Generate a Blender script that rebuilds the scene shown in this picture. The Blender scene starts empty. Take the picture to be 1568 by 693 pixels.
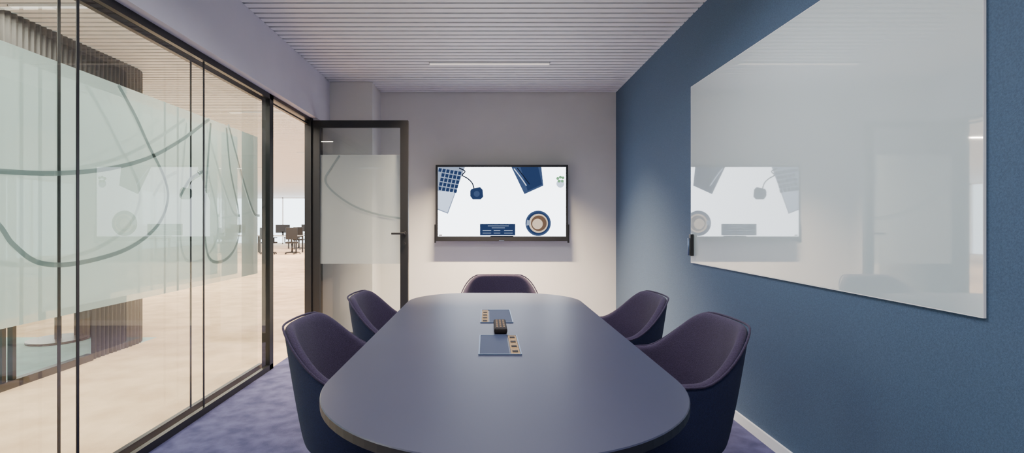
import bpy, bmesh, math, random
from mathutils import Vector, Matrix
random.seed(4)
SC = bpy.context.scene
F = 750.0; VX = 745.0; VY = 342.0; CZ = 1.24
YB = 5.98; XR = 1.58; ZC = 2.84; XG = -1.85; XG2 = -1.935

# ------------------------------------------------------------ materials
def mat(name, col, rough=0.6, metal=0.0, var=0.0, vscale=8.0, bump=0.0, bscale=200.0, emis=None, estr=0.0,
        spec=None, col2=None, stretch=None, coat=0.0, sheen=0.0, coat_ior=1.5):
    m = bpy.data.materials.new(name); m.use_nodes = True
    nt = m.node_tree; b = nt.nodes['Principled BSDF']
    b.inputs['Roughness'].default_value = rough
    b.inputs['Metallic'].default_value = metal
    if spec is not None: b.inputs['Specular IOR Level'].default_value = spec
    b.inputs['Coat Weight'].default_value = coat
    b.inputs['Coat IOR'].default_value = coat_ior
    b.inputs['Sheen Weight'].default_value = sheen
    tc = nt.nodes.new('ShaderNodeTexCoord')
    mp = nt.nodes.new('ShaderNodeMapping')
    nt.links.new(tc.outputs['Object'], mp.inputs['Vector'])
    if stretch: mp.inputs['Scale'].default_value = stretch
    c = (*col, 1)
    if var > 0 or col2:
        n = nt.nodes.new('ShaderNodeTexNoise'); n.inputs['Scale'].default_value = vscale
        n.inputs['Detail'].default_value = 5
        nt.links.new(mp.outputs[0], n.inputs['Vector'])
        r = nt.nodes.new('ShaderNodeValToRGB')
        r.color_ramp.elements[0].position = 0.35; r.color_ramp.elements[1].position = 0.65
        if col2:
            r.color_ramp.elements[0].color = (*col2, 1); r.color_ramp.elements[1].color = c
        else:
            r.color_ramp.elements[0].color = (*[x*(1-var) for x in col], 1)
            r.color_ramp.elements[1].color = (*[min(1, x*(1+var)) for x in col], 1)
        nt.links.new(n.outputs['Fac'], r.inputs['Fac'])
        nt.links.new(r.outputs['Color'], b.inputs['Base Color'])
    else:
        b.inputs['Base Color'].default_value = c
    if bump > 0:
        n2 = nt.nodes.new('ShaderNodeTexNoise'); n2.inputs['Scale'].default_value = bscale
        n2.inputs['Detail'].default_value = 3
        nt.links.new(mp.outputs[0], n2.inputs['Vector'])
        bp = nt.nodes.new('ShaderNodeBump'); bp.inputs['Strength'].default_value = bump
        bp.inputs['Distance'].default_value = 0.01
        nt.links.new(n2.outputs['Fac'], bp.inputs['Height'])
        nt.links.new(bp.outputs[0], b.inputs['Normal'])
    if emis:
        b.inputs['Emission Color'].default_value = (*emis, 1)
        b.inputs['Emission Strength'].default_value = estr
    return m

def emit(name, col, s=1.0):
    m = bpy.data.materials.new(name); m.use_nodes = True
    nt = m.node_tree; nt.nodes.clear()
    e = nt.nodes.new('ShaderNodeEmission'); e.inputs[0].default_value = (*col, 1); e.inputs[1].default_value = s
    o = nt.nodes.new('ShaderNodeOutputMaterial'); nt.links.new(e.outputs[0], o.inputs[0])
    return m

def glass_mat(name, tint=(0.93, 0.97, 0.95), ior=1.5, mult=1.6):
    m = bpy.data.materials.new(name); m.use_nodes = True
    nt = m.node_tree; nt.nodes.clear()
    o = nt.nodes.new('ShaderNodeOutputMaterial')
    t = nt.nodes.new('ShaderNodeBsdfTransparent'); t.inputs[0].default_value = (*tint, 1)
    g = nt.nodes.new('ShaderNodeBsdfGlossy'); g.inputs['Roughness'].default_value = 0.0
    g.inputs[0].default_value = (1, 1, 1, 1)
    f = nt.nodes.new('ShaderNodeFresnel'); f.inputs[0].default_value = ior
    mu = nt.nodes.new('ShaderNodeMath'); mu.operation = 'MULTIPLY'; mu.inputs[1].default_value = mult; mu.use_clamp = True
    mx = nt.nodes.new('ShaderNodeMixShader')
    nt.links.new(f.outputs[0], mu.inputs[0]); nt.links.new(mu.outputs[0], mx.inputs[0])
    nt.links.new(t.outputs[0], mx.inputs[1]); nt.links.new(g.outputs[0], mx.inputs[2])
    nt.links.new(mx.outputs[0], o.inputs[0])
    return m

def film_mat(name, col, see=0.25, refl=1.8):
    m = bpy.data.materials.new(name); m.use_nodes = True
    nt = m.node_tree; nt.nodes.clear()
    o = nt.nodes.new('ShaderNodeOutputMaterial')
    t = nt.nodes.new('ShaderNodeBsdfTransparent'); t.inputs[0].default_value = (0.9, 0.97, 0.95, 1)
    d = nt.nodes.new('ShaderNodeBsdfDiffuse'); d.inputs[0].default_value = (*col, 1)
    tr = nt.nodes.new('ShaderNodeBsdfTranslucent'); tr.inputs[0].default_value = (*col, 1)
    g = nt.nodes.new('ShaderNodeBsdfGlossy'); g.inputs['Roughness'].default_value = 0.0
    f = nt.nodes.new('ShaderNodeFresnel'); f.inputs[0].default_value = 1.5
    mu = nt.nodes.new('ShaderNodeMath'); mu.operation = 'MULTIPLY'; mu.inputs[1].default_value = refl; mu.use_clamp = True
    m1 = nt.nodes.new('ShaderNodeMixShader'); m1.inputs[0].default_value = 0.5
    m2 = nt.nodes.new('ShaderNodeMixShader'); m2.inputs[0].default_value = see
    m3 = nt.nodes.new('ShaderNodeMixShader')
    L = nt.links.new
    L(d.outputs[0], m1.inputs[1]); L(tr.outputs[0], m1.inputs[2])
    L(m1.outputs[0], m2.inputs[1]); L(t.outputs[0], m2.inputs[2])
    L(f.outputs[0], mu.inputs[0]); L(mu.outputs[0], m3.inputs[0])
    L(m2.outputs[0], m3.inputs[1]); L(g.outputs[0], m3.inputs[2])
    L(m3.outputs[0], o.inputs[0])
    return m

M_wall = mat('wall_paint_grey', (0.66, 0.64, 0.62), 0.85, var=0.02, vscale=3, bump=0.05, bscale=150)
M_bulk = mat('bulkhead_paint', (0.58, 0.56, 0.63), 0.85, var=0.02, vscale=3)
M_blue = mat('wall_fabric_blue', (0.060, 0.104, 0.176), 0.9, var=0.14, vscale=160, bump=0.3, bscale=420, sheen=0.05)
M_carpet = mat('carpet_violet', (0.115, 0.115, 0.25), 0.98, col2=(0.055, 0.057, 0.145), vscale=9, bump=0.6, bscale=260)
M_beige = mat('carpet_beige', (0.84, 0.60, 0.40), 0.98, col2=(0.64, 0.44, 0.28), vscale=3.5, bump=0.5, bscale=220)
M_blcarp = mat('carpet_pale_teal', (0.42, 0.60, 0.60), 0.98, var=0.1, vscale=5, bump=0.4, bscale=220)
M_slat = mat('ceiling_slat_metal', (0.74, 0.73, 0.75), 0.5, var=0.02)
M_slatback = mat('ceiling_back', (0.14, 0.138, 0.15), 0.8)
M_black = mat('black_aluminium', (0.009, 0.009, 0.011), 0.4)
M_rib = mat('ribbed_dark_panel', (0.026, 0.024, 0.023), 0.6)
M_white = mat('white_trim', (0.85, 0.85, 0.85), 0.5)
M_table = mat('table_linoleum', (0.034, 0.037, 0.072), 0.40, var=0.05, vscale=2.0, bump=0.02, bscale=600, spec=0.5)
M_tedge = mat('table_edge', (0.010, 0.010, 0.016), 0.45)
M_fabin = mat('fabric_aubergine', (0.033, 0.021, 0.053), 0.95, var=0.25, vscale=220, bump=0.4, bscale=380, sheen=0.04)
M_fabout = mat('fabric_navy', (0.011, 0.016, 0.058), 0.95, var=0.2, vscale=220, bump=0.4, bscale=380, sheen=0.02)
M_leg = mat('black_steel', (0.015, 0.015, 0.017), 0.35, metal=0.6)
M_glass = glass_mat('clear_glass', mult=1.0)
M_film = film_mat('frosted_film', (0.66, 0.84, 0.82), 0.06, 6.0)
M_filmd = film_mat('frosted_film_door', (0.60, 0.66, 0.64), 0.34, 1.0)
M_line = film_mat('film_line', (0.30, 0.36, 0.37), 0.10, 2.2)
M_board = mat('glass_whiteboard', (0.60, 0.69, 0.705), 0.005, spec=1.0, coat=1.0, coat_ior=2.0)
M_boardedge = mat('board_edge', (0.9, 0.9, 0.9), 0.3)
M_lamp = emit('lamp_diffuser', (1.0, 0.86, 0.76), 1.5)
M_brass = mat('brass_brush', (0.30, 0.18, 0.07), 0.6, metal=0.1, var=0.3, vscale=90)
M_boxlid = mat('box_lid', (0.026, 0.036, 0.078), 0.6, spec=0.3)
M_alu = mat('brushed_alu', (0.16, 0.22, 0.34), 0.4, metal=0.7)
M_remote = mat('remote_plastic', (0.014, 0.010, 0.010), 0.65, spec=0.25)
M_btn = mat('remote_button', (0.30, 0.20, 0.13), 0.7, spec=0.2)
M_desk = mat('desk_wood', (0.45, 0.42, 0.4), 0.5)

# ------------------------------------------------------------ helpers
def link(o, parent=None):
    SC.collection.objects.link(o)
    if parent is not None:
        o.parent = parent
    return o
def empty(name, loc=(0, 0, 0), rot=0.0):
    e = bpy.data.objects.new(name, None); e.location = loc; e.rotation_euler = (0, 0, rot)
    e.empty_display_size = 0.1
    SC.collection.objects.link(e); return e
def mesh_obj(name, verts, faces, m, parent=None, smooth=False, org=None):
    if parent is not None and org is None:
        lo = Vector(parent.location)
        if parent.rotation_euler.z == 0: verts = [Vector(v) - lo for v in verts]
    me = bpy.data.meshes.new(name); me.from_pydata([tuple(v) for v in verts], [], faces); me.update()
    ob = bpy.data.objects.new(name, me)
    for mm in (m if isinstance(m, (list, tuple)) else [m]): me.materials.append(mm)
    if smooth:
        for p in me.polygons: p.use_smooth = True
    return link(ob, parent)
def boxdata(x0, x1, y0, y1, z0, z1):
    v = [(x0,y0,z0),(x1,y0,z0),(x1,y1,z0),(x0,y1,z0),(x0,y0,z1),(x1,y0,z1),(x1,y1,z1),(x0,y1,z1)]
    f = [(0,3,2,1),(4,5,6,7),(0,1,5,4),(1,2,6,5),(2,3,7,6),(3,0,4,7)]
    return v, f
def box(name, x0, x1, y0, y1, z0, z1, m, parent=None, bevel=0.0, org=None):
    v, f = boxdata(x0, x1, y0, y1, z0, z1)
    o = mesh_obj(name, v, f, m, parent, org=org)
    if bevel > 0:
        b = o.modifiers.new('bev', 'BEVEL'); b.width = bevel; b.segments = 3
    return o
def multibox(name, lst, m, parent=None):
    V = []; Fc = []
    for b in lst:
        v, f = boxdata(*b); n = len(V); V += v; Fc += [tuple(i+n for i in q) for q in f]
    return mesh_obj(name, V, Fc, m, parent)
def cyl(name, c, r, h, m, parent=None, n=32, r2=None, axis='Z', org=None, smooth=True):
    r2 = r if r2 is None else r2
    V = []; Fc = []
    for k, (rr, z) in enumerate(((r, 0), (r2, h))):
        for i in range(n):
            a = 2*math.pi*i/n; p = (rr*math.cos(a), rr*math.sin(a), z)
            if axis == 'Y': p = (p[0], p[2], p[1])
            if axis == 'X': p = (p[2], p[0], p[1])
            V.append((c[0]+p[0], c[1]+p[1], c[2]+p[2]))
    for i in range(n):
        j = (i+1) % n; Fc.append((i, j, n+j, n+i))
    Fc.append(tuple(range(n-1, -1, -1))); Fc.append(tuple(range(n, 2*n)))
    o = mesh_obj(name, V, Fc, m, parent, org=org)
    for p in o.data.polygons: p.use_smooth = smooth and len(p.vertices) == 4
    return o
def catmull(pts, sub=10, closed=False):
    out = []; n = len(pts)
    for i in range(n-1):
        p0 = pts[max(i-1, 0)]; p1 = pts[i]; p2 = pts[i+1]; p3 = pts[min(i+2, n-1)]
        for k in range(sub):
            t = k/sub
            out.append(tuple(0.5*((2*b)+(-a+c)*t+(2*a-5*b+4*c-d)*t*t+(-a+3*b-3*c+d)*t**3) for a, b, c, d in zip(p0, p1, p2, p3)))
    out.append(tuple(pts[-1])); return out
def ribbon(name, pts2, w, to3, m, parent=None):
    V = []; Fc = []
    n = len(pts2)
    for i in range(n):
        a = Vector(pts2[max(i-1, 0)]); b = Vector(pts2[min(i+1, n-1)])
        t = (b-a); t.normalize(); nn = Vector((-t.y, t.x))
        p = Vector(pts2[i])
        V.append(to3(*(p+nn*w/2))); V.append(to3(*(p-nn*w/2)))
    for i in range(n-1): Fc.append((2*i, 2*i+1, 2*i+3, 2*i+2))
    return mesh_obj(name, V, Fc, m, parent)

# ------------------------------------------------------------ shell
YR = -0.9
box('floor', XG, XR, YR, YB, -0.1, 0, M_carpet)
box('floor_corridor', -3.6, XG-0.001, -4, 30, -0.1, 0, M_beige)
box('floor_open_office', -16, -3.601, 5.351, 30, -0.1, 0, M_beige)
box('floor_side_room', -16, -3.601, -4, 5.35, -0.1, 0, M_blcarp)
box('wall_back', -1.95, XR+0.15, YB, YB+0.12, 0, ZC, M_wall)
box('wall_right', XR, XR+0.15, YR-0.1, YB-0.001, 0, ZC, M_blue)
box('wall_rear', XG-0.1, XR-0.001, YR-0.1, YR-0.001, 0, ZC, M_wall)
box('wall_column', -1.95, -1.29, 5.53, YB-0.001, 0, ZC-0.001, M_wall)
box('wall_bulkhead', -2.0, -1.77, YR, 5.529, 2.34, ZC-0.001, M_bulk)
box('wall_corridor', -1.95, -1.85, YB+0.121, 30, 0, ZC, M_wall)
box('baseboard_right', XR-0.014, XR-0.0005, YR, YB-0.001, 0, 0.06, M_white)
box('baseboard_back', -1.289, XR-0.015, YB-0.014, YB-0.0005, 0, 0.06, M_white)

# ceiling : ribbed slats as one mesh
pitch = 0.086
lst = []
y = YR
while y < 30:
    lst.append((-16, XR if y < YB+0.1 else -1.85, y, y+0.060, ZC, ZC+0.025)); y += pitch
lst.append((-16, XR+0.15, -4, 30, ZC+0.026, ZC+0.12))
cl = multibox('ceiling', lst, [M_slat, M_slatback])
for p in cl.data.polygons[-6:]: p.material_index = 1

def window(name, x0, x1, y0, y1, z0, z1, axis, nm):
    e = empty(name, ((x0+x1)/2, (y0+y1)/2, 0))
    l = [(x0, x1, y0, y1, z0, z0+0.06), (x0, x1, y0, y1, z1-0.06, z1)]
    for i in range(nm+1):
        if axis == 'X':
            xx = x0+(x1-x0)*i/nm; l.append((xx-0.03, xx+0.03, y0, y1, z0, z1))
        else:
            yy = y0+(y1-y0)*i/nm; l.append((x0, x1, yy-0.03, yy+0.03, z0, z1))
    multibox('mullions', l, M_white, e)
    return e
window('window_1', -16, -1.95, 30, 30.08, 0, ZC, 'X', 8)
window('window_2', -16.08, -16, -4, 30, 0, ZC, 'Y', 16)
box('wall_side_rear', -16, -2.0, -4.1, -4, 0, ZC, M_wall)

# ------------------------------------------------------------ opposite glazed room
XO = -3.6
op = empty('glass_partition', (XO, 1.0, 0))
multibox('bottom_rail', [(XO-0.03, XO+0.03, -3.9, 4.45, 0.0, 0.06)], M_black, op)
multibox('mullion', [(XO-0.02, XO+0.02, 3.62, 3.65, 0.06, 2.0), (XO-0.02, XO+0.02, 3.70, 3.73, 0.06, 2.0), (XO-0.02, XO+0.02, 2.0, 2.03, 0.06, 2.0)], M_black, op)
mesh_obj('pane', [(XO, -3.9, 0.05), (XO, 4.45, 0.05), (XO, 4.45, 2.0), (XO, -3.9, 2.0)], [(0, 1, 2, 3)], M_glass, op)
def ribwall(name, path, z0, z1, m, amp=0.02, pit=0.05):
    P = [Vector(p) for p in path]; step = pit/4
    S = []
    for a, b in zip(P[:-1], P[1:]):
        n = max(1, int((b-a).length/step))
        for i in range(n): S.append(a.lerp(b, i/n))
    S.append(P[-1]); V = []
    for i, p in enumerate(S):
        t = (S[min(i+1, len(S)-1)]-S[max(i-1, 0)]).normalized(); nn = Vector((t.y, -t.x))
        q = p+nn*amp*(1 if (i//2) % 2 else -1)*0.5
        V += [(q.x, q.y, z0), (q.x, q.y, z1)]
    Fc = [(2*i, 2*i+2, 2*i+3, 2*i+1) for i in range(len(S)-1)]
    return mesh_obj(name, V, Fc, m)
arc = [(XO-0.35+0.35*math.cos(a), 5.0+0.35*math.sin(a)) for a in [math.pi/2*i/8 for i in range(9)]]
o = ribwall('wall_ribbed', [(XO, 4.47)]+arc+[(XO-0.9, 5.35)], 0, 2.0, M_rib)
o = ribwall('wall_ribbed_header', [(XO, -3.9)]+arc+[(XO-0.9, 5.35)], 2.0, ZC-0.002, M_rib)

rt = empty('round_table', (-4.55, 5.6-0.4, 0))
cyl('base', (-4.55, 5.2, 0), 0.26, 0.025, M_leg, rt)
cyl('column', (-4.55, 5.2, 0.025), 0.03, 0.69, M_leg, rt)
cyl('top', (-4.55, 5.2, 0.715), 0.4, 0.025, M_white, rt)

# ------------------------------------------------------------ near glass partition
gp = empty('glass_partition', (XG, 1.5, 0))
j1, j2, y_post0, y_post1, y_d1, y_d2 = 2.216, 3.204, 4.14, 4.21, 5.08, 5.36
multibox('rails', [(XG-0.012, XG+0.018, YR+.002, y_post1, 0, 0.045), (XG2-0.018, XG2+0.012, YR+.002, y_post1, 0, 0.045),
                   (XG-0.012, XG+0.018, YR+.002, y_post1, 2.295, 2.339), (XG2-0.018, XG2+0.012, YR+.002, y_post1, 2.295, 2.339),
                   (XG-0.06, XG+0.02, y_post1, y_d1, 2.31, 2.339),(XG-0.03, XG+0.0, y_post1, y_d1, 2.27, 2.285) ], M_black, gp)
multibox('post', [(XG-0.05, XG+0.018, y_post0, y_post1, 0, 2.339)], M_black, gp)
multibox('post_hinge', [(XG-0.02, XG+0.03, y_d1, y_d1+0.06, 0, 2.339), (XG-0.06, XG+0.0, y_d1+0.06, 5.529, 0, 2.339)], M_black, gp)
multibox('joint_strips', [(XG-0.002, XG+0.002, j-0.0075, j+0.0075, 0.045, 2.295) for j in (j1, j2)] +
         [(XG2-0.002, XG2+0.002, j-0.0075, j+0.0075, 0.045, 2.295) for j in (j1, j2, 1.23)], M_black, gp)
def plane_x(name, X, ya, yb, za, zb, m, par):
    return mesh_obj(name, [(X, ya, za), (X, yb, za), (X, yb, zb), (X, ya, zb)], [(0, 1, 2, 3)], m, par)
FZ0, FZ1 = 0.82, 1.97
plane_x('pane_front', XG, YR+.01, y_post0, 0.04, 2.30, M_glass, gp)
plane_x('pane_rear_low', XG2, YR+.01, y_post0, 0.04, FZ0, M_glass, gp)
plane_x('pane_rear_high', XG2, YR+.01, y_post0, FZ1, 2.30, M_glass, gp)
plane_x('frosted_film', XG2, YR+.01, y_post0, FZ0, FZ1, M_film, gp)
def g2(x, y):
    d = F*abs(XG2)/(VX-x); return (d, CZ+(VY-y)*d/F)
def to3g(a, b): return (XG2+0.004, a, b)
curves = [
 [(-60, 255), (0, 262), (90, 265), (170, 257), (230, 240), (280, 212), (320, 182)],
 [(180, 130), (205, 175), (228, 225), (250, 270), (256, 305), (240, 345), (195, 380), (120, 402), (60, 402), (20, 375), (0, 348), (-40, 300)],
 [(322, 188), (318, 240), (314, 300), (313, 360), (320, 395), (338, 400), (356, 385), (366, 355), (364, 320), (352, 260), (346, 195)],
 [(349, 190), (362, 240), (376, 290), (388, 325), (397, 330)],
 [(275, 300), (290, 275), (310, 262)],
]
for i, c in enumerate(curves):
    ribbon('film_curve', catmull([g2(*p) for p in c], 12), 0.022, to3g, M_line, gp)

# ------------------------------------------------------------ door leaf (open, perpendicular to partition)
DY = 5.13
def px(x, d): return (x-VX)*d/F
def pz(y, d): return CZ+(VY-y)*d/F
dr = empty('door_1', (XG+0.03, DY, 0))
lx0, lx1, lz1 = XG+0.035, px(625, DY-0.02), 2.315
multibox('frame', [(lx0, lx1, DY-0.025, DY+0.025, lz1-0.072, lz1), (lx0, lx1, DY-0.025, DY+0.025, 0.01, 0.10),
                   (lx0, lx0+0.075, DY-0.025, DY+0.025, 0.1, lz1-0.072), (lx1-0.082, lx1, DY-0.025, DY+0.025, 0.1, lz1-0.072)], M_black, dr)
def plane_y(name, Y, xa, xb, za, zb, m, par):
    return mesh_obj(name, [(xa, Y, za), (xb, Y, za), (xb, Y, zb), (xa, Y, zb)], [(0, 1, 2, 3)], m, par)
gx0, gx1 = lx0+0.07, lx1-0.078
plane_y('pane_low', DY, gx0, gx1, 0.1, FZ0, M_glass, dr)
plane_y('pane_high', DY, gx0, gx1, FZ1-0.01, lz1-0.07, M_glass, dr)
plane_y('frosted_film', DY, gx0, gx1, FZ0, FZ1-0.01, M_filmd, dr)
for c in ([(520, 238), (508, 256), (498, 275), (510, 293), (540, 314), (575, 327), (613, 334)], ):
    ribbon('film_curve', catmull([(px(x, DY), pz(y, DY)) for x, y in c], 8), 0.02, lambda a, b: (a, DY-0.004, b), M_line, dr)
hx = px(619, DY-.04); hz = pz(357, DY)
cyl('handle_rose', (hx, DY-0.045, hz), 0.022, 0.02, M_black, dr, axis='Y')
box('handle_lever', hx-0.13, hx+0.012, DY-0.075, DY-0.058, hz-0.01, hz+0.01, M_black, dr, bevel=0.004)
box('handle_neck', hx-0.01, hx+0.01, DY-0.06, DY-0.04, hz-0.01, hz+0.01, M_black, dr)
cyl('lock', (hx, DY-0.035, hz-0.11), 0.015, 0.012, M_black, dr, axis='Y')

# ------------------------------------------------------------ glass whiteboard
wb = empty('whiteboard', (XR, 2.67, 1.6))
by0, by1 = F*(XR-0.01)/760, F*(XR-0.01)/313
box('glass_panel', XR-0.010, XR-0.004, by0, by1, 0.945, 2.285, M_board, wb)
multibox('panel_edge', [(XR-0.0102, XR-0.001, by0-0.002, by1+0.002, 0.941, 0.9445), (XR-0.0102, XR-0.001, by0-0.002, by1+0.002, 2.2855, 2.289),
                        (XR-0.0102, XR-0.001, by0-0.002, by0-0.0005, 0.9445, 2.2855), (XR-0.0102, XR-0.001, by1+0.0005, by1+0.002, 0.9445, 2.2855)], M_boardedge, wb)
pc = empty('marker_holder', (XR-0.03, by1-0.04, 1.1))
box('clip', XR-0.035, XR-0.0105, by1-0.055, by1-0.02, 0.995, 1.16, M_black, pc, bevel=0.004)
cyl('marker', (XR-0.045, by1-0.04, 1.0), 0.008, 0.13, M_alu, pc, n=16)

# ------------------------------------------------------------ ceiling lamps
def lamp(name, cx, cy, length, power, spread=None, col=(1, 0.87, 0.72), z=ZC, along='X', w=0.05):
    e = empty(name, (cx, cy, z))
    if along == 'X': a = (cx-length/2, cx+length/2, cy-w/2, cy+w/2)
    else: a = (cx-w/2, cx+w/2, cy-length/2, cy+length/2)
    box('diffuser', a[0]+0.006, a[1]-0.006, a[2]+0.006, a[3]-0.006, z-0.011, z-0.004, M_lamp, e)
    multibox('trim', [(a[0], a[1], a[2], a[2]+0.005, z-0.014, z-0.0005), (a[0], a[1], a[3]-0.005, a[3], z-0.014, z-0.0005),
                      (a[0], a[0]+0.005, a[2], a[3], z-0.014, z-0.0005), (a[1]-0.005, a[1], a[2], a[3], z-0.014, z-0.0005)], M_white, e)
    l = bpy.data.lights.new('lamp_light', 'AREA'); l.shape = 'RECTANGLE'
    l.size = length if along == 'X' else w; l.size_y = w if along == 'X' else length
    l.energy = power; l.color = col
    if spread: l.spread = math.radians(spread)
    o = bpy.data.objects.new('light', l); SC.collection.objects.link(o); o.parent = e; o.location = (0, 0, -0.02)
    return e
lamp('ceiling_lamp', 0.03, 4.88, 1.2, 250, 90, (1, 0.78, 0.52))
lamp('ceiling_lamp', 0.03, 2.45, 1.2, 50, 160, (0.96, 0.95, 1.0))
lamp('ceiling_lamp', 0.03, 0.1, 1.2, 44, 172, (0.96, 0.95, 1.0))
for cx, cy, p in ((-2.75, 0.8, 110), (-2.75, 3.6, 110), (-2.75, 7.0, 140), (-3.5, 11, 200), (-6.5, 9, 200), (-7, 14, 300), (-7, 19, 360), (-7.5, 24, 360), (-11.5, 12, 300), (-11.5, 20, 300), (-6.5, 2.5, 200)):
    lamp('ceiling_lamp', cx, cy, 1.5, p, 170, (1, 0.90, 0.76))
sd = empty('smoke_detector', (-2.82, 5.36, ZC))
cyl('base', (-2.82, 5.36, ZC-0.02), 0.055, 0.0195, M_white, sd)
cyl('sensor', (-2.82, 5.36, ZC-0.045), 0.03, 0.025, M_white, sd, r2=0.045)

# ------------------------------------------------------------ TV
TD = 5.84
tv = empty('television', (px(768, TD), TD, 1.48))
tx0, tx1, tz0, tz1 = px(667, TD), px(870, TD), pz(369, TD), pz(252, TD)
box('body', tx0, tx1, TD, TD+0.05, tz0, tz1, M_black, tv, bevel=0.004)
box('wall_mount', tx0+0.4, tx1-0.4, TD+0.05, YB-0.001, tz0+0.2, tz1-0.2, M_black, tv)
multibox('side_speakers', [(tx0-0.016, tx0-0.001, TD+0.01, TD+0.06, tz0-0.02, tz0+0.2), (tx1+0.001, tx1+0.016, TD+0.01, TD+0.06, tz0-0.02, tz0+0.2)], M_black, tv)
box('badge', px(764, TD), px(772, TD), TD-0.002, TD, tz0+0.006, tz0+0.012, M_alu, tv)
SS = 6.0
E_bg = emit('screen_white', (0.86, 0.92, 1.0), SS)
def E(n, c): return emit(n, c, 1.0)
def spoly(name, pts, m, lay):
    return mesh_obj(name, [(px(x, TD), TD-0.0015-lay*0.0008, pz(y, TD)) for x, y in pts], [tuple(range(len(pts)))[::-1]], m, tv)
def scirc(name, cx, cy, r, m, lay, n=40):
    return spoly(name, [(cx+r*math.cos(2*math.pi*i/n), cy+r*math.sin(2*math.pi*i/n)) for i in range(n)], m, lay)
spoly('screen', [(670.5, 255.5), (866.5, 255.5), (866.5, 361.5), (670.5, 361.5)], E_bg, 0)
E_navy = E('screen_navy', (0.025, 0.05, 0.14)); E_grey = E('screen_grey', (0.40, 0.50, 0.72)); E_lt = E('screen_light', (1.1, 1.3, 1.7))
E_dk = E('screen_dark', (0.012, 0.018, 0.04)); E_brn = E('screen_brown', (0.20, 0.12, 0.08)); E_crm = E('screen_cream', (1.1, 0.85, 0.62))
E_grn = E('screen_green', (0.25, 0.6, 0.3)); E_slate = E('screen_slate', (0.06, 0.10, 0.22))
spoly('screen_laptop', [(670.5, 255.5), (712, 255.5), (686, 327), (670.5, 321)], E_grey, 1)
spoly('screen_laptop_palm', [(670.5, 292), (697, 293), (685, 325), (670.5, 319)], E_lt, 2)
for r in range(5):
    for c in range(6):
        ox = 672+c*6.0-r*1.6; oy = 257+r*6.8+c*1.0
        if ox < 671: continue
        spoly('screen_key', [(ox, oy), (ox+4.8, oy+0.7), (ox+3.5, oy+6.0), (ox-0.9+(1 if ox < 672 else 0), oy+5.4)], E_navy, 3)
def sline(name, pts, w, m, lay):
    return ribbon(name, catmull([(px(x, TD), pz(y, TD)) for x, y in pts], 8), w*TD/F, lambda a, b: (a, TD-0.0015-lay*0.0008, b), m, tv)
sline('screen_cable', [(703, 257), (712, 262), (708, 268), (716, 273), (723, 280), (726, 289)], 1.8, E_dk, 3)
spoly('screen_mouse', [(722, 289), (735, 286), (739, 290), (740, 301), (736, 305), (724, 305), (720, 300), (720, 292)], E_navy, 3)
scirc('screen_mouse_button', 730, 296.5, 4.5, E_slate, 4)
spoly('screen_notebook', [(783, 255.5), (829, 255.5), (832, 284), (803, 297)], E_slate, 1)
spoly('screen_notebook_top', [(797, 255.5), (824, 255.5), (830, 282), (808, 292)], E_navy, 2)
sline('screen_pen', [(787, 258), (797, 271), (806, 284)], 1.4, E_lt, 4)
sline('screen_pen', [(792, 257), (802, 270), (811, 282)], 1.4, E_dk, 4)
scirc('screen_pot', 858, 281, 6, E_lt, 1)
for dx, dy in ((0, -5), (-4, -3), (4, -4), (-2, 1), (3, 1)): scirc('screen_leaf', 858+dx, 276+dy, 2.3, E_grn, 2, 12)
scirc('screen_saucer', 824, 341.5, 19.5, E_slate, 1); scirc('screen_saucer_rim', 824, 341.5, 17, E_navy, 2)
scirc('screen_cup', 824.5, 341.5, 14.5, E_crm, 3); scirc('screen_coffee', 825, 341.5, 12, E_brn, 4)
scirc('screen_foam', 823, 342.5, 8, E_crm, 5)
spoly('screen_cup_handle', [(807, 336), (812, 338), (812, 344), (806, 345)], E_grey, 4)
spoly('screen_login_box', [(735, 342.5), (789, 342.5), (789, 360), (735, 360)], E_navy, 2)
for k, (a, b, yy) in enumerate(((747, 779, 345.5), (753, 773, 348.5), (739, 752, 352.5), (756, 766, 352.5), (772, 785, 352.5), (739, 752, 356.5), (756, 766, 356.5), (772, 785, 356.5), (751, 786, 362.0-1))):
    spoly('screen_text', [(a, yy-0.5), (b, yy-0.5), (b, yy+0.5), (a, yy+0.5)], E_grey if k < 8 else E_dk, 4)
spoly('screen_logo', [(672, 359), (677, 359), (677, 360.5), (672, 360.5)], E_brn, 3)

# ------------------------------------------------------------ conference table
tb = empty('conference_table', (0.0525, 2.2, 0))
def rrect(x0, x1, y0, y1, Rf, Rn, n=20):
    pts = []
    for cx, cy, a0, R in ((x1-Rf, y1-Rf, 0, Rf), (x0+Rf, y1-Rf, 90, Rf), (x0+Rn, y0+Rn, 180, Rn), (x1-Rn, y0+Rn, 270, Rn)):
        for i in range(n+1):
            a = math.radians(a0+90*i/n); pts.append((cx+R*math.cos(a), cy+R*math.sin(a)))
    return pts
tX0, tX1, tY0, tY1, TZ = -0.485, 0.585, 1.0, 3.40, 0.76
rings = [(0.0, TZ-0.0), (-0.0025, TZ-0.0025), (-0.0025, TZ-0.023), (0.025, TZ-0.038)]
V = []; Fc = []; mi = []
Rf, Rn = 0.37, 0.515
base = rrect(tX0, tX1, tY0, tY1, Rf, Rn); n = len(base)
for off, z in rings:
    V += [(x, y_, z) for x, y_ in rrect(tX0+off, tX1-off, tY0+off, tY1-off, Rf-off, Rn-off)]
Fc.append(tuple(range(n))); mi.append(0)
for k in range(len(rings)-1):
    for i in range(n):
        j = (i+1) % n; Fc.append((k*n+i, (k+1)*n+i, (k+1)*n+j, k*n+j)); mi.append(0 if k == 0 else 1)
Fc.append(tuple((len(rings)-1)*n+i for i in range(n))[::-1]); mi.append(1)
o = mesh_obj('top', V, Fc, [M_table, M_tedge], tb)
for p, i in zip(o.data.polygons, mi): p.material_index = i
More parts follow.
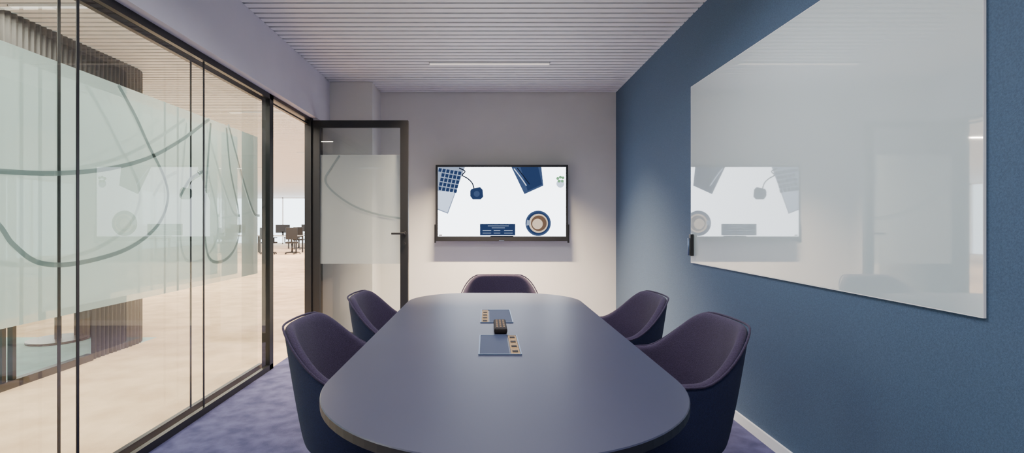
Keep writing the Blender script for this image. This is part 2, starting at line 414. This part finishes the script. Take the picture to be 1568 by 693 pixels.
tcx = (tX0+tX1)/2
for yy in (1.75, 2.65):
    box('pedestal', tcx-0.12, tcx+0.12, yy-0.15, yy+0.15, 0.03, TZ-0.038, M_leg, tb, bevel=0.01)
    box('foot_plate', tcx-0.26, tcx+0.26, yy-0.28, yy+0.28, 0.0, 0.03, M_leg, tb, bevel=0.008)
def cable_box(yA, yB, slot):
    xa, xb = -0.030, 0.130
    e = empty('table_power_box', ((xa+xb)/2, (yA+yB)/2, TZ))
    t = 0.005
    multibox('frame', [(xa, xb, yA, yA+t, TZ+.0005, TZ+0.004), (xa, xb, yB-t, yB, TZ+.0005, TZ+0.004), (xa, xa+t, yA+t, yB-t, TZ+.0005, TZ+0.004), (xb-t, xb, yA+t, yB-t, TZ+.0005, TZ+0.004)], M_alu, e)
    if slot > 0: s0, s1, l0, l1 = xb-t-0.034, xb-t-0.001, xa+t+0.001, xb-t-0.040
    else: s0, s1, l0, l1 = xa+t+0.001, xa+t+0.034, xa+t+0.040, xb-t-0.001
    box('lid', l0, l1, yA+t+0.002, yB-t-0.002, TZ+.0005, TZ+0.003, M_boxlid, e, bevel=0.001)
    box('brush', s0, s1, yA+t+0.002, yB-t-0.002, TZ+.0005, TZ+0.0025, M_brass, e)
    multibox('sockets', [(s0+0.006, s1-0.006, yA+0.03+0.075*k, yA+0.055+0.075*k, TZ+0.0025, TZ+0.004) for k in range(4)], M_remote, e)
cable_box(1.79, 2.10, 1)
cable_box(2.37, 2.72, -1)
rm = empty('remote_control', (0.062, 2.24, TZ))
ob = box('body', 0.062-0.029, 0.062+0.029, 2.13, 2.34, TZ+0.0005, TZ+0.026, M_remote, rm, bevel=0.009)
multibox('buttons', [(0.062-0.019+c*0.015, 0.062-0.011+c*0.015, 2.15+r*0.022, 2.158+r*0.022, TZ+0.026, TZ+0.028) for r in range(8) for c in range(3)], M_btn, rm)

# ------------------------------------------------------------ chairs
def sm(a, b, t):
    t = max(0, min(1, (t-a)/(b-a))); return t*t*(3-2*t)
def chair_rim(th):
    dx, dy = math.sin(th), -math.cos(th)
    a = 0.31; b = 0.30 if dy < 0 else 0.27; nn = 2.5
    r = 1/((abs(dx)/a)**nn+(abs(dy)/b)**nn)**(1/nn)
    t = abs(math.degrees(th))
    h = 0.832-0.19*sm(30, 88, t)-0.01*sm(88, 120, t)-0.182*sm(118, 152, t)
    return dx, dy, r, h
N = 64; K = 9; V = []; Fc = []
ZB = 0.315
V.append((0, 0, ZB)); 
rads = [0.3, 0.6]
rows = []
for r_ in rads:
    row = []
    for i in range(N):
        th = -math.pi+2*math.pi*i/N; dx, dy, r, h = chair_rim(th)
        row.append(len(V)); V.append((dx*r*r_, dy*r*r_, ZB))
    rows.append(row)
for k in range(K+1):
    s = k/K; row = []
    for i in range(N):
        th = -math.pi+2*math.pi*i/N; dx, dy, r, h = chair_rim(th)
        fl = 0.73+0.27*s**0.8
        z = ZB+0.015+(h-ZB-0.015)*s
        row.append(len(V)); V.append((dx*r*fl, dy*r*fl, z))
    rows.append(row)
for i in range(N): Fc.append((0, rows[0][(i+1) % N], rows[0][i]))
for a, b in zip(rows[:-1], rows[1:]):
    for i in range(N):
        j = (i+1) % N; Fc.append((a[i], a[j], b[j], b[i]))
tmp = bpy.data.meshes.new('shell'); tmp.from_pydata(V, [], Fc); tmp.update()
bm = bmesh.new(); bm.from_mesh(tmp); bmesh.ops.recalc_face_normals(bm, faces=bm.faces)
bm.faces.ensure_lookup_table()
if bm.faces[0].normal.z > 0: bmesh.ops.reverse_faces(bm, faces=bm.faces)
bm.to_mesh(tmp); bm.free()
for p in tmp.polygons: p.use_smooth = True
tmp.materials.append(M_fabout); tmp.materials.append(M_fabin)
shell_me = tmp
V = []; Fc = []; prof = [(0.0, 0.475), (0.35, 0.474), (0.62, 0.47), (0.74, 0.458), (0.76, 0.435), (0.72, 0.36)]
V.append((0, 0, 0.475)); rr = []
for f_, z in prof[1:]:
    row = []
    for i in range(N):
        th = -math.pi+2*math.pi*i/N; dx, dy, r, h = chair_rim(th)
        q = f_*(1.0+0.10*sm(130, 160, abs(math.degrees(th))))
        row.append(len(V)); V.append((dx*r*q, dy*r*q, z))
    rr.append(row)
for i in range(N): Fc.append((0, rr[0][i], rr[0][(i+1) % N]))
for a, b in zip(rr[:-1], rr[1:]):
    for i in range(N):
        j = (i+1) % N; Fc.append((a[i], b[i], b[j], a[j]))
seat_me = bpy.data.meshes.new('seat'); seat_me.from_pydata(V, [], Fc); seat_me.update()
for p in seat_me.polygons: p.use_smooth = True
seat_me.materials.append(M_fabin)
cu = bpy.data.curves.new('piping', 'CURVE'); cu.dimensions = '3D'; cu.bevel_depth = 0.0045; cu.bevel_resolution = 2
sp = cu.splines.new('POLY'); sp.points.add(N-1)
for i in range(N):
    th = -math.pi+2*math.pi*i/N; dx, dy, r, h = chair_rim(th)
    sp.points[i].co = (dx*(r+0.001), dy*(r+0.001), h-0.002, 1)
sp.use_cyclic_u = True; cu.materials.append(M_fabin)

def chair(x, y, rot):
    e = empty('tub_chair', (x, y, 0), rot)
    o = bpy.data.objects.new('shell', shell_me); link(o, e)
    s = o.modifiers.new('sol', 'SOLIDIFY'); s.thickness = 0.042; s.offset = -1; s.material_offset = 1; s.material_offset_rim = 1
    u = o.modifiers.new('sub', 'SUBSURF'); u.levels = 2; u.render_levels = 2
    o = bpy.data.objects.new('seat_cushion', seat_me); link(o, e)
    o = bpy.data.objects.new('piping', cu); link(o, e)
    cyl('column', (0, 0, 0.09), 0.028, 0.235, M_leg, e, org=1)
    for k in range(4):
        a = math.radians(45+90*k); c, s_ = math.cos(a), math.sin(a)
        def P(r, w, z): return (c*r-s_*w, s_*r+c*w, z)
        V = [P(0, -.022, .07), P(0, .022, .07), P(0, .022, .11), P(0, -.022, .11),
             P(.28, -.013, .012), P(.28, .013, .012), P(.28, .013, .035), P(.28, -.013, .035)]
        mesh_obj('leg', V, [(0,1,2,3),(4,7,6,5),(0,4,5,1),(1,5,6,2),(2,6,7,3),(3,7,4,0)], M_leg, e, org=1)
        cyl('foot_glide', (c*.27, s_*.27, 0), 0.014, 0.014, M_leg, e, n=16, org=1)
    return e
R90 = math.radians(90)
chair(-0.530, 2.10, -R90)
chair(-0.485, 2.85, -R90)
chair(0.765, 2.10, R90)
chair(0.715, 2.83, R90)
chair(0.10, 3.66, math.radians(180))

# ------------------------------------------------------------ open office furniture
def desk(x, y):
    e = empty('office_desk', (x, y, 0))
    box('top', x-0.8, x+0.8, y-0.4, y+0.4, 0.71, 0.74, M_desk, e)
    multibox('legs', [(x+a, x+a+0.05, y+b, y+b+0.05, 0, 0.71) for a in (-0.78, 0.73) for b in (-0.38, 0.33)], M_black, e)
    box('monitor', x-0.3, x+0.3, y+0.1, y+0.13, 0.85, 1.2, M_black, e)
    box('monitor_stand', x-0.03, x+0.03, y+0.1, y+0.16, 0.741, 0.9, M_black, e)
def ochair(x, y, r):
    e = empty('office_chair', (x, y, 0), r)
    box('seat', -0.24, 0.24, -0.23, 0.23, 0.44, 0.51, M_black, e, bevel=0.02, org=1)
    box('back', -0.22, 0.22, -0.27, -0.22, 0.6, 1.08, M_black, e, bevel=0.02, org=1)
    box('back_stem', -0.03, 0.03, -0.29, -0.24, 0.45, 0.7, M_black, e, org=1)
    box('armrest', -0.30, -0.25, -0.12, 0.15, 0.66, 0.69, M_black, e, org=1)
    box('armrest_r', 0.25, 0.30, -0.12, 0.15, 0.66, 0.69, M_black, e, org=1)
    box('arm_post', -0.29, -0.26, -0.02, 0.02, 0.47, 0.66, M_black, e, org=1)
    box('arm_post_r', 0.26, 0.29, -0.02, 0.02, 0.47, 0.66, M_black, e, org=1)
    cyl('column', (0, 0, 0.08), 0.03, 0.36, M_black, e, org=1)
    for k in range(5):
        a = 2*math.pi*k/5; c, s = math.cos(a), math.sin(a)
        P = lambda r, w, z: (c*r-s*w, s*r+c*w, z)
        mesh_obj('star_leg', [P(0, -.03, .06), P(0, .03, .06), P(0, .03, .11), P(0, -.03, .11), P(.3, -.02, .05), P(.3, .02, .05), P(.3, .02, .08), P(.3, -.02, .08)],
                 [(0,1,2,3),(4,7,6,5),(0,4,5,1),(1,5,6,2),(2,6,7,3),(3,7,4,0)], M_black, e, org=1)
        cyl('caster', (c*.3-0.015, s*.3, 0.027), 0.027, 0.03, M_black, e, n=12, axis='X', org=1)
desk(-8.7, 20.8); desk(-10.6, 20.8); desk(-9.0, 24.5); desk(-7.2, 24.5); desk(-12, 17); desk(-6.6, 27.6)
ochair(-7.9, 19.9, 0.3); ochair(-8.8, 19.8, -0.4); ochair(-9.0, 23.5, 0.2); ochair(-7.3, 23.4, 0.9); ochair(-7.35, 20.9, 1.6); ochair(-12, 16, 0); ochair(-10.4, 19.8, .3)

# ------------------------------------------------------------ world
w = bpy.data.worlds.new('world'); SC.world = w; w.use_nodes = True
bg = w.node_tree.nodes['Background']; bg.inputs[0].default_value = (0.80, 0.92, 1.0, 1); bg.inputs[1].default_value = 5.5

# ------------------------------------------------------------ camera
cam = bpy.data.cameras.new('camera'); co = bpy.data.objects.new('camera', cam); SC.collection.objects.link(co)
co.location = (0, 0, CZ); co.rotation_euler = (math.radians(90), 0, 0)
cam.sensor_width = 36; cam.lens = 36*F/1568.0; cam.sensor_fit = 'HORIZONTAL'
cam.shift_x = (784-VX)/1568.0; cam.shift_y = -(346.4-VY)/1568.0
cam.clip_start = 0.05; cam.clip_end = 200
SC.camera = co
